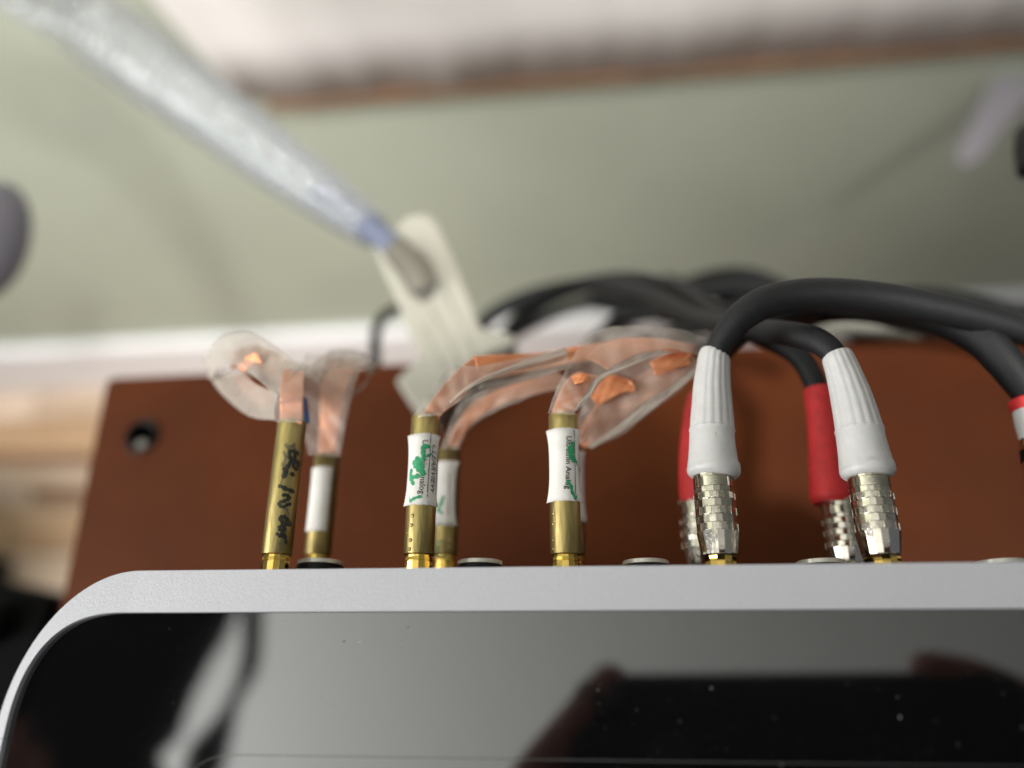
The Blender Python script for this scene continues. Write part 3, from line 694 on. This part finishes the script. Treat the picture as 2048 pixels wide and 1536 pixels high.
b4 = [o for o in p4.children if o.name.startswith('boot')][0]
sm = []
for (a_,b_,r_) in ((1431,864,0.00405),(1434,885,0.00412),(1437,910,0.00430),(1440,932,0.00462)):
    xc = P(1425.5,b_,zt).x; ph_, y_ = cyl_hit(a_,b_,xc,zt,r_); q_ = on_cyl(xc,zt,r_,ph_,y_); sm.append((q_.x,q_.y,q_.z,0.00007))
sweep('seam', catmull(sm,4), 'seam', b4, segs=6)
cable(p4, [(1428,722,zt+.001,24),(1440,690,zt+.002,26),(1458,662,zt+.003,28),(1490,628,zt+.004,31),(1545,600,zt+.004,33),(1640,588,zt+.002,33),(1760,597,zt-.002,33),(1880,618,zt-.006,31),(1990,645,zt-.01,30),(2140,690,zt-.016,29)])
p5, x5, z5 = nickel_plug(1764, zt, 938, 1064, 1112, 'nickel plug with ribbed white boot bending left, embossed JAPAN near its rim')
b5 = boot(p5, [(1736,955,zt,44),(1735,948,zt,51),(1734,938,zt,52.5),(1732,930,zt,51),(1727,905,zt,48),(1722,880,zt,46),(1720,866,zt,46),(1719,861,zt,47),(1718,856,zt,45),(1713,835,zt,43),(1704,800,zt,40),(1695,770,zt+.0003,36.5),(1685,740,zt+.0006,33),(1676,717,zt+.001,30.5),(1673,710,zt+.001,28)], 'white')
text_around('embossed_print', 'JAPAN', P(1732,915,zt).x, zt, 0.00462, 1770, 1732, 912, 10, 'white_emboss', b5)
cable(p5, [(1676,722,zt+.001,22),(1660,700,zt+.001,25),(1630,680,zt,26),(1580,668,zt-.004,25),(1520,660,zt-.012,23),(1450,652,.035,21),(1380,630,.015,19),(1300,590,-.01,17),(1200,568,-.04,16),(1090,585,-.06,16),(1010,615,-.07,16),(955,660,-.08,15),(920,740,-.09,15)])
p4l, _, _ = nickel_plug(1403, ZL, 1000, 1098, 1132, 'nickel plug with red boot mostly hidden behind the left white boot')
boot(p4l, [(1402,1005,ZL,40),(1401,996,ZL,41.5),(1398,960,ZL,40),(1396,920,ZL,38),(1396,880,ZL,35),(1398,840,ZL,32),(1402,805,ZL,29),(1405,795,ZL,27)], 'red', ribs=False)
cable(p4l, [(1405,805,ZL,20),(1418,760,ZL,22),(1440,710,ZL+.002,22),(1480,670,ZL+.003,22),(1540,640,ZL,22),(1620,620,ZL-.01,22),(1740,625,.015,22),(1850,650,.005,22),(1990,660,-.01,21),(2120,700,-.02,20)])
p5l, _, _ = nickel_plug(1694, ZL, 1000, 1098, 1132, 'nickel plug with red boot beside and behind the right white boot')
boot(p5l, [(1665,1008,ZL,36),(1664,998,ZL,41),(1662,985,ZL,41),(1658,950,ZL,38.5),(1655,918,ZL,36.5),(1654,905,ZL,35),(1650,860,ZL,33.5),(1644,820,ZL,31.5),(1638,788,ZL,29.5),(1636,778,ZL,27)], 'red', ribs=False)
cable(p5l, [(1637,790,ZL,20),(1628,762,ZL,22),(1612,732,ZL,22),(1588,705,ZL,22),(1550,685,ZL-.002,21),(1500,665,ZL-.008,20),(1440,640,.015,19),(1390,600,-.005,18),(1340,575,-.02,18),(1250,560,-.04,17),(1150,575,-.06,17),(1060,620,-.08,16),(1000,680,-.10,15)])
# plug at the right border of the picture
p6 = empty('audio_plug', P(2062,1000,ZL), 'white and silver plug with a red ring, cut off by the right border', 'audio plug', 'plugs in the rear sockets')
def tube_px(name, pts, m, root, segs=32): 
    q = []
    for (px,py,z,hw) in pts:
        p = P(px,py,z); d = PIX(p)[2]; q.append((p.x,p.y,p.z,hw*d/F))
    return sweep(name, q, m, root, segs=segs, auto=40)
tube_px('red_ring', [(2068,822,.046,38),(2066,812,.046,42),(2062,800,.046,42),(2060,795,.046,38)], 'red', p6)
tube_px('boot', [(2078,880,.046,34),(2074,850,.046,38),(2069,823,.046,38)], 'white', p6)
tube_px('sleeve', [(2100,1132,.046,30),(2086,920,.046,36),(2079,880,.046,36)], 'nickel', p6)
tube_px('band', [(2086,925,.046,38),(2084,905,.046,38.5),(2082,898,.046,38)], 'black', p6)
cable(p6, [(2061,800,.046,26),(2040,765,.047,32),(2005,720,.048,35),(1955,672,.048,37),(1880,635,.046,37),(1790,615,.040,34),(1690,612,.03,31),(1600,625,.02,28),(1500,635,.005,24),(1420,625,-.01,22),(1330,620,-.03,20),(1240,640,-.05,18),(1180,700,-.07,16)])
bl = empty('power_brick', P(2075,1010,0.02), 'black block beside the right border below the red ringed plug', 'power brick')
c0 = P(2078,1020,TZ)
box('case', (c0.x+0.004,c0.y-0.02,TZ+0.0005), (c0.x+0.05,c0.y+0.010,TZ+0.012), 'black', bl, 0.003)

# ------------------------------------------------------------------ loose cables behind the table
lc = empty('black_cable', P(1300,640,-0.02), 'black cable arching behind the table between the beige block and the plugs', 'cable')
cable(lc, [(940,720,-0.17,14),(965,650,-0.15,15),(1030,605,-0.13,16),(1120,578,-0.11,16),(1230,572,-0.09,17),(1350,590,-0.07,18),(1460,575,-0.06,18),(1560,590,-0.055,19),(1660,640,-0.058,20),(1760,690,-0.06,20)])
lc2 = empty('black_cable', P(1400,610,-0.03), 'black cable bundle lying low behind the table, in the middle of the tangle', 'cable')
cable(lc2, [(1180,610,-0.19,11),(1290,630,-0.17,12),(1400,650,-0.15,13),(1500,620,-0.13,14),(1600,560+50,-0.12,14),(1750,640,-0.12,14),(1900,640,-0.12,14),(2100,650,-0.12,14)])
lc3 = empty('pale_cable', P(1720,660,-0.01), 'pale grey cable arching over the back edge of the brown table', 'cable')
cable(lc3, [(1590,720,-0.06,14),(1620,680,-0.045,15),(1690,655,-0.04,16),(1770,662,-0.04,16),(1830,688,-0.05,15),(1870,740,-0.07,14)], 'cable_pale')
for k_, (txt_, pp_) in enumerate((
 ('black cable looping high over the tangle behind the white boots', [(1180,700,-0.16,12),(1260,620,-0.13,13),(1370,570,-0.1,14),(1470,548,-0.08,15),(1560,575,-0.07,16),(1620,640,-0.07,15),(1640,720,-0.08,14)]),
 ('black cable running flat along the back edge of the table to the right', [(1240,660,-0.09,12),(1400,690,-0.08,13),(1520,650,-0.07,14),(1680,605,-0.06,16),(1850,600,-0.05,18),(2000,640,-0.05,18),(2120,660,-0.05,18)]),
 ('black cable lying lowest in the tangle, nearest to the back edge of the board', [(1290,690,-.07,14),(1380,660,-.06,16),(1500,640,-.05,17),(1640,650,-.05,17),(1760,672,-.05,16),(1900,660,-.05,16),(2100,670,-.05,16)]),
 ('black cable crossing the tangle from upper left down to the right border', [(1330,560,-.09,13),(1440,590,-.08,15),(1560,620,-.07,17),(1700,640,-.07,18),(1830,630,-.06,18),(1960,650,-.06,18),(2120,700,-.06,18)]),
 ('black cable just under the top of the tangle, left of the curved front cable', [(1000,690,-.10,10),(1080,640,-.10,12),(1200,600,-.09,14),(1320,600,-.08,15),(1430,630,-.07,15),(1530,600,-.07,15),(1700,590,-.07,16),(1850,615,-.07,16),(2100,620,-.07,16)]),
 ('black cable dipping behind the curved front cable near the right border', [(1440,600,-0.08,14),(1560,640,-0.08,15),(1700,610,-0.07,16),(1830,590,-0.06,18),(1960,610,-0.05,20),(2110,640,-0.05,20)]))):
    e_ = empty('black_cable', P(pp_[2][0],pp_[2][1],pp_[2][2]), txt_, 'cable'); cable(e_, pp_)
lc4 = empty('thin_cable', P(750,690,0.0), 'thin black cable behind the table just left of the beige block', 'cable')
cable(lc4, [(800,616,-0.08,10),(772,630,-0.07,11),(755,655,-0.06,11),(750,690,-0.05,11),(752,730,-0.05,11),(756,790,-0.06,10)])

# ------------------------------------------------------------------ beige block and clear ribbed hose
bb = empty('beige_block', P(870,640,0.012), 'beige plastic plug block at the end of the clear ribbed hose', 'plug block')
zb0, zb1 = TZ+0.002, TZ+0.015
olp = [(792,452),(812,430),(850,424),(872,440),(903,505),(935,585),(962,655),(1000,660),(1030,668),(1026,690),(985,702),(950,722),(915,770),(868,840),(838,828),(815,798),(790,760),(822,728),(838,705),(812,655),(788,590),(762,535),(748,495)]
ol = [P(a,b,zb1)[:2] for a,b in olp]
prism('case', ol, zb0, zb1, 'beige', bb, bevel=0.0012)
# recess where the hose enters, ridges along the case
rp = catmull([(842,500,0),(868,535,0),(872,580,0),(850,606,0),(826,590,0),(808,545,0),(812,505,0),(842,500,0)], 4)[:-1]
prism('recess', [P(a,b,zb1)[:2] for a,b,_ in rp], zb1-0.001, zb1+0.0003, 'beigedark', bb, bevel=0.0003)
for k, (a0,b0,a1,b1) in enumerate(((880,560,950,715),(862,620,925,745),(846,650,900,770))):
    p, q = P(a0,b0,zb1), P(a1,b1,zb1)
    sweep('ridge', [(p.x,p.y,zb1,0.0004),(q.x,q.y,zb1,0.0004)], 'beige', bb, segs=8)
HP = [P(850,585,zb1+.001), P(800,508,.020), P(735,452,.016)]
hose_px = [(745,460,-.026,34),(700,428,-.034,41),(640,385,-.045,46),(545,318,-.065,52),(450,245,-.080,58),(340,165,-.085,65),(225,80,-.080,72),(110,-5,-.060,76),(0,-90,-.03,78),(-110,-180,.0,80)]
hose = empty('clear_hose', P(545,318,.048), 'clear ribbed plastic hose rising from the beige block across the upper left', 'hose')
pts = []
for (a_,b_,z_,hw_) in hose_px:
    p_ = P(a_,b_,z_); pts.append((p_.x,p_.y,p_.z,hw_*PIX(p_)[2]/F))
re_ = pts[-1][3]
pts += [(-0.36,0.30,0.10,re_),(-0.46,0.30,0.16,re_),(-0.62,0.28,0.10,re_),(-0.80,0.26,-0.20,re_)]
path = catmull(pts, 12)
def densify(path, step):
    out = []; acc = 0.0
    for a_, b_ in zip(path, path[1:]):
        L_ = (Vector(a_[:3])-Vector(b_[:3])).length; n_ = max(1, int(L_/step))
        for k_ in range(n_): out.append(tuple(x*(1-k_/n_)+y*k_/n_ for x, y in zip(a_, b_)))
    out.append(path[-1]); return out
dp = densify(path, 0.0009); acc = 0.0; corr = []
for i_, q_ in enumerate(dp):
    if i_: acc += (Vector(q_[:3])-Vector(dp[i_-1][:3])).length/(q_[3]*0.62)
    corr.append((q_[0],q_[1],q_[2],q_[3]*(0.95+0.05*math.sin(2*math.pi*acc))))
sweep('tube', corr, 'hose', hose, segs=28, cap=False)
# spiral rib
V, Fc = [], []
ps = [Vector(p[:3]) for p in path]; arc = [0]
for i in range(1,len(ps)): arc.append(arc[-1]+(ps[i]-ps[i-1]).length)
HR = [0]
def frame_at(s):
    i = 0
    while i < len(arc)-2 and arc[i+1] < s: i += 1
    t = (s-arc[i])/max(1e-9,arc[i+1]-arc[i]); p = ps[i].lerp(ps[i+1],t); HR[0] = path[i][3]*(1-t)+path[i+1][3]*t; d = (ps[min(i+2,len(ps)-1)]-ps[max(i-1,0)]).normalized()
    u = Vector((0,0,1)); u = (u-d*u.dot(d)).normalized(); return p, u, d.cross(u)
hel = []; s = 0.0; a = 0.0; tot = arc[-1]
while s < tot:
    p, u, v = frame_at(s); h_ = HR[0]; q = p+(u*math.cos(a)+v*math.sin(a))*h_*1.04
    hel.append((q.x,q.y,q.z,h_*0.085)); a += 2*math.pi/16; s += h_*0.50/16
sweep('rib', hel, 'hosewire', hose, segs=6)
core = [tuple(P(850,580,zb1+.001)), tuple(P(830,540,zb1+.003)), tuple(P(795,502,-.020)), tuple(P(735,452,-.026)), tuple(P(690,420,-.035)), tuple(P(640,385,-.045))]
sweep('core', [(*c, 0.0044) for c in catmull(core, 6)], 'hoseblue', hose, segs=16)
sweep('end_sleeve', [(*c, 0.0048) for c in catmull([core[0],core[1],core[2]], 6)], 'beigedark', hose, segs=16)

# ------------------------------------------------------------------ things at the borders
k = P(-14,480,-0.06)
kn = empty('round_knob', k, 'dark grey rounded knob blurred at the left border', 'knob')
rr = 0.0175
V, Fc = [], []
for i in range(13):
    th = math.pi*i/12
    for j in range(24):
        f = 2*math.pi*j/24
        V.append((k.x+rr*0.75*math.sin(th)*math.cos(f), k.y+rr*1.6*math.sin(th)*math.sin(f)*1.0, k.z+rr*0.8*math.cos(th)))
for i in range(12):
    for j in range(24): Fc.append((i*24+j,i*24+(j+1)%24,(i+1)*24+(j+1)%24,(i+1)*24+j))
mesh('cap', V, Fc, 'darkgrey', kn)
sweep('stem', [(k.x,k.y,k.z,0.003),(k.x-0.03,k.y,k.z+0.01,0.003),(k.x-0.12,k.y-0.05,k.z+0.05,0.003)], 'darkgrey', kn, segs=16)
tr = empty('lilac_strap', P(1985,220,-0.05), 'grey lilac plastic strap leaning at the upper right border', 'strap')
zs_ = -0.29
sol = [P(a,b,zs_)[:2] for a,b in ((1912,308),(1935,330),(1960,318),(2010,250),(2080,180),(2080,110),(2020,118),(1985,160))]
prism('band', sol, zs_-0.004, zs_, 'purplegrey', tr, bevel=0.001)
kb = P(2068,300,0.02)
bx = empty('black_connector', kb, 'black rounded connector at the right border beside the lilac strap', 'connector')
tube_px('case', [(2050,250,.01,10),(2058,262,.01,26),(2066,300,.01,34),(2070,340,.01,32),(2074,352,.01,14)], 'black', bx)
# black furniture left of the table
cb = empty('black_cabinet', P(20,1350,-0.06), 'black glossy cabinet beside the table at the lower left', 'cabinet')
ct = -0.045
q0 = P(104,1196,ct); q1 = P(-40,1166,ct)
col = [(q0.x,q0.y),(q1.x-0.15,q1.y+0.03),(q1.x-0.15,q0.y-0.5),(q0.x-0.012,q0.y-0.5)]
prism('case', col, zf+0.05, ct, 'cabinet', cb, bevel=0.003)
kp = P(-4,1250,ct)
V = []
sweep('knob', [(kp.x,kp.y,ct,0.0062),(kp.x,kp.y,ct+0.006,0.0062),(kp.x,kp.y,ct+0.0075,0.0052)], 'cabinet', cb, segs=32, up0=(1,0,0), auto=40)
sk = empty('black_speaker', P(-10,1090,-0.10), 'tall black box standing behind the black cabinet at the left border', 'box')
xr_ = P(36,1100,zf).x; yr_ = P(36,1003,-0.45).y; yf_ = P(36,1330,-0.45).y
sol = [(xr_,yf_),(xr_,yr_),(xr_-0.25,yr_+0.01),(xr_-0.25,yf_)]
prism('case', sol, zf+0.001, -0.45, 'cabinet', sk, bevel=0.004)

# things lying on the floor left of the table
fm = empty('floor_mat', P(120,990,zf+0.01), 'pale folded mat lying on the wooden floor left of the table', 'mat')
for (a,b,c_,d,m_,nm) in ((-60,905,205,928,'floordark','dark_strip'),(60,975,190,1000,'floordark','dark_strip'),(-60,930,230,975,'floorpale','pale_strip')):
    pa, pb, pc, pd = P(a,b,zf+.01), P(c_,b,zf+.01), P(c_,d,zf+.01), P(a,d,zf+.01)
    prism(nm, [pa[:2],pb[:2],pc[:2],pd[:2]], zf+0.001, zf+0.010, m_, fm, bevel=0.002)

# ------------------------------------------------------------------ the photographer (seen mirrored in the black panel)
def camp(x, y, f):   # metres right, up, forward of the lens -> world
    k = 1.09                 # phone and hands are held a little behind the lens
    return CAM + cx_w*x*k - cyd_w*(y*k+0.0125) + cz_w*(f-0.022)
ph = empty('phone', camp(0.06,-0.03,-0.008), 'black phone held level in two hands, mirrored in the glossy black panel', 'phone')
def phone_slab(name, x0, x1, y0, y1, f0, f1, r_, m, parent):
    ol = []
    for cx_, cy_, a0 in ((x1-r_,y1-r_,0),(x0+r_,y1-r_,90),(x0+r_,y0+r_,180),(x1-r_,y0+r_,270)):
        for i in range(7): a = R(a0+15*i); ol.append((cx_+r_*math.cos(a), cy_+r_*math.sin(a)))
    n = len(ol); V = [camp(a,b,f0) for a,b in ol]+[camp(a,b,f1) for a,b in ol]
    Fc = [tuple(range(n)), tuple(range(n,2*n))]+[(i,(i+1)%n,n+(i+1)%n,n+i) for i in range(n)]
    return mesh(name, V, Fc, m, parent, smooth=False, bevel=0.0006)
phone_slab('body', -0.012, 0.122, -0.066, 0.007, -0.0125, -0.0045, 0.010, 'phone', ph)
for (a,b) in ((0.0,0.0),(0.018,-0.018),(0.0,-0.030)):
    if a == 0 and b == 0: phone_slab('lens', a-0.006, a+0.006, b-0.006, b+0.005, -0.0045, -0.0025, 0.0054, 'black', ph)
    else: phone_slab('lens', a-0.006, a+0.006, b-0.006, b+0.006, -0.0045, -0.0030, 0.0058, 'black', ph)

def skin(name, nodes, edges, m, parent, sub=2):
    """nodes: [(pos, radius)], first is the root."""
    off = worldloc(parent)
    me = bpy.data.meshes.new(name); me.from_pydata([tuple(Vector(p)-off) for p,_ in nodes], edges, [])
    me.materials.append(M[m]); o = bpy.data.objects.new(name, me); C.objects.link(o); o.parent = parent
    s = o.modifiers.new('skin','SKIN'); s.use_smooth_shade = True
    for i,(p,r_) in enumerate(nodes): me.skin_vertices[0].data[i].radius = (r_,r_)
    me.skin_vertices[0].data[0].use_root = True
    u = o.modifiers.new('u','SUBSURF'); u.levels = sub; u.render_levels = sub
    return o
person = empty('person', (-0.35,-0.55,zf), 'person in dark jacket leaning over, holding the phone, mirrored in the black panel', 'person')
hips = Vector((-0.42,-0.62,0.10)); chest = Vector((-0.44,-0.42,0.42)); neck = Vector((-0.44,-0.24,0.56))
head = Vector((-0.46,-0.10,0.60))
shL, shR = Vector((-0.60,-0.28,0.50)), Vector((-0.24,-0.30,0.52))
elL, elR = Vector((-0.42,-0.36,0.22)), Vector((0.06,-0.36,0.30))
wrL, wrR = camp(-0.045,-0.115,-0.012), camp(0.150,-0.120,-0.014)
nodes = [(hips,0.15),(Vector((-0.43,-0.52,0.28)),0.14),(chest,0.15),(neck,0.07),
 (shL,0.075),(elL,0.05),(wrL,0.028),(shR,0.075),(elR,0.05),(wrR,0.028),
 (Vector((-0.53,-0.62,0.0)),0.10),(Vector((-0.53,-0.58,-0.36)),0.075),(Vector((-0.53,-0.66,-0.71)),0.05),(Vector((-0.53,-0.54,-0.73)),0.04),
 (Vector((-0.31,-0.62,0.0)),0.10),(Vector((-0.31,-0.58,-0.36)),0.075),(Vector((-0.31,-0.66,-0.71)),0.05),(Vector((-0.31,-0.54,-0.73)),0.04)]
edges = [(0,1),(1,2),(2,3),(2,4),(4,5),(5,6),(2,7),(7,8),(8,9),(0,10),(10,11),(11,12),(12,13),(0,14),(14,15),(15,16),(16,17)]
skin('body', nodes, edges, 'cloth', person)
# bowed head, with a hood of dark hair
def blob(name, c, rx, ry, rz, m, parent, fn=None, nu=24, nv=32):
    V, Fc = [], []
    for i in range(nu+1):
        th = math.pi*i/nu
        for j in range(nv):
            f = 2*math.pi*j/nv; d = Vector((math.sin(th)*math.cos(f), math.sin(th)*math.sin(f), math.cos(th)))
            s = fn(d) if fn else 1; V.append((c[0]+rx*d.x*s, c[1]+ry*d.y*s, c[2]+rz*d.z*s))
    for i in range(nu):
        for j in range(nv): Fc.append((i*nv+j,i*nv+(j+1)%nv,(i+1)*nv+(j+1)%nv,(i+1)*nv+j))
    return mesh(name, V, Fc, m, parent)
def facefn(d):
    s = 1.0
    s += 0.16*math.exp(-((d.x)**2/0.02+(d.y-0.25)**2/0.03))*(d.z < 0)      # nose
    for e in (-0.35,0.35): s -= 0.05*math.exp(-((d.x-e)**2/0.02+(d.y-0.45)**2/0.015))*(d.z < 0)
    s += 0.03*math.exp(-((d.x)**2/0.05+(d.y+0.15)**2/0.01))*(d.z < 0)
    return s
hd = blob('head', head, 0.078, 0.105, 0.095, 'skin', person, facefn)
blob('hair', head+Vector((0,0.012,0.016)), 0.092, 0.118, 0.094, 'hair', person, lambda d: 1+0.03*math.sin(d.x*23)+0.03*math.sin(d.y*31+d.z*17))
for e in (-1,1): blob('ear', head+Vector((e*0.083,-0.005,-0.012)), 0.010,0.026,0.018, 'skin', person)
# dark plates added overhead out of view, outlined for their reflection in the panel
def over(px, py, z): return P(px, py, 2*ZP-z)[:2]        # a point at height z that the panel mirrors at (px,py)
zh = 0.56
rb_ = [(415,1190),(396,1226),(384,1255),(364,1290),(346,1315),(328,1352),(312,1380),(296,1420),(276,1478),(258,1500),(234,1520),(205,1560),(180,1640)]
prism('mirrored_dark_plate', [over(a,b,zh) for a,b in rb_]+[over(-300,1700,zh),over(-420,1400,zh),over(-300,1100,zh),over(430,1080,zh)], zh, zh+0.07, 'cloth', person, bevel=0.004)
zs2 = 0.50
sc_ = [(508,1170),(507,1226),(505,1270),(500,1325),(486,1362),(470,1382),(460,1400),(452,1420),(446,1455),(440,1480),(436,1500),(420,1560),(360,1580),(364,1536),(372,1500),(394,1470),(418,1448),(440,1420),(458,1385),(472,1355),(482,1300),(484,1226),(486,1170)]
prism('mirrored_dark_strip', [over(a,b,zs2) for a,b in sc_], zs2, zs2+0.02, 'cloth', person, bevel=0.002)
def hand(name, wrist, palm, fingers, thumb, parent):
    nodes = [(wrist,0.020),(palm,0.024)]; edges = [(0,1)]
    o = skin(name, [(wrist,0.019),((wrist+palm)/2,0.021),(palm,0.022),(palm+(palm-wrist)*0.3,0.018)], [(0,1),(1,2),(2,3)], 'skin', parent)
    for ch in fingers+[thumb]:
        r0 = 0.0112 if ch is not thumb else 0.0125
        nd = [(p, r0*(1-0.10*i)) for i,p in enumerate([palm]+ch)]
        skin('finger' if ch is not thumb else 'thumb', nd, [(i,i+1) for i in range(len(nd)-1)], 'skin', o)
    return o
bk = -0.016
lp = camp(-0.040,-0.062,bk-0.008)
hand('hand', wrL, lp, [
  [camp(-0.026,-0.026,bk+0.002), camp(-0.011,-0.008,bk+0.004), camp(0.005,0.0105,bk+0.008)],
  [camp(-0.026,-0.040,bk), camp(-0.010,-0.030,bk-0.004), camp(0.012,-0.020,bk-0.004)],
  [camp(-0.026,-0.052,bk), camp(-0.008,-0.046,bk-0.004), camp(0.014,-0.040,bk-0.004)],
  [camp(-0.026,-0.066,bk+.004), camp(-0.012,-0.068,bk), camp(0.006,-0.066,bk)]],
  [camp(-0.034,-0.070,-0.002), camp(-0.024,-0.074,0.0), camp(-0.010,-0.072,0.0)], person)
rp_ = camp(0.134,-0.055,bk-0.008)
hand('hand', wrR, rp_, [
  [camp(0.133,-0.018,bk), camp(0.122,0.000,bk+0.002), camp(0.108,0.0075,bk+0.004), camp(0.091,0.0095,bk+0.008)],
  [camp(0.130,-0.028,bk), camp(0.120,-0.020,bk-0.004), camp(0.100,-0.014,bk-0.004)],
  [camp(0.130,-0.042,bk), camp(0.118,-0.040,bk-0.004), camp(0.098,-0.038,bk-0.004)],
  [camp(0.130,-0.060,bk), camp(0.120,-0.060,bk-0.002), camp(0.104,-0.060,bk-0.002)]],
  [camp(0.134,-0.075,-0.004), camp(0.132,-0.080,-0.002), camp(0.116,-0.076,-0.002)], person)
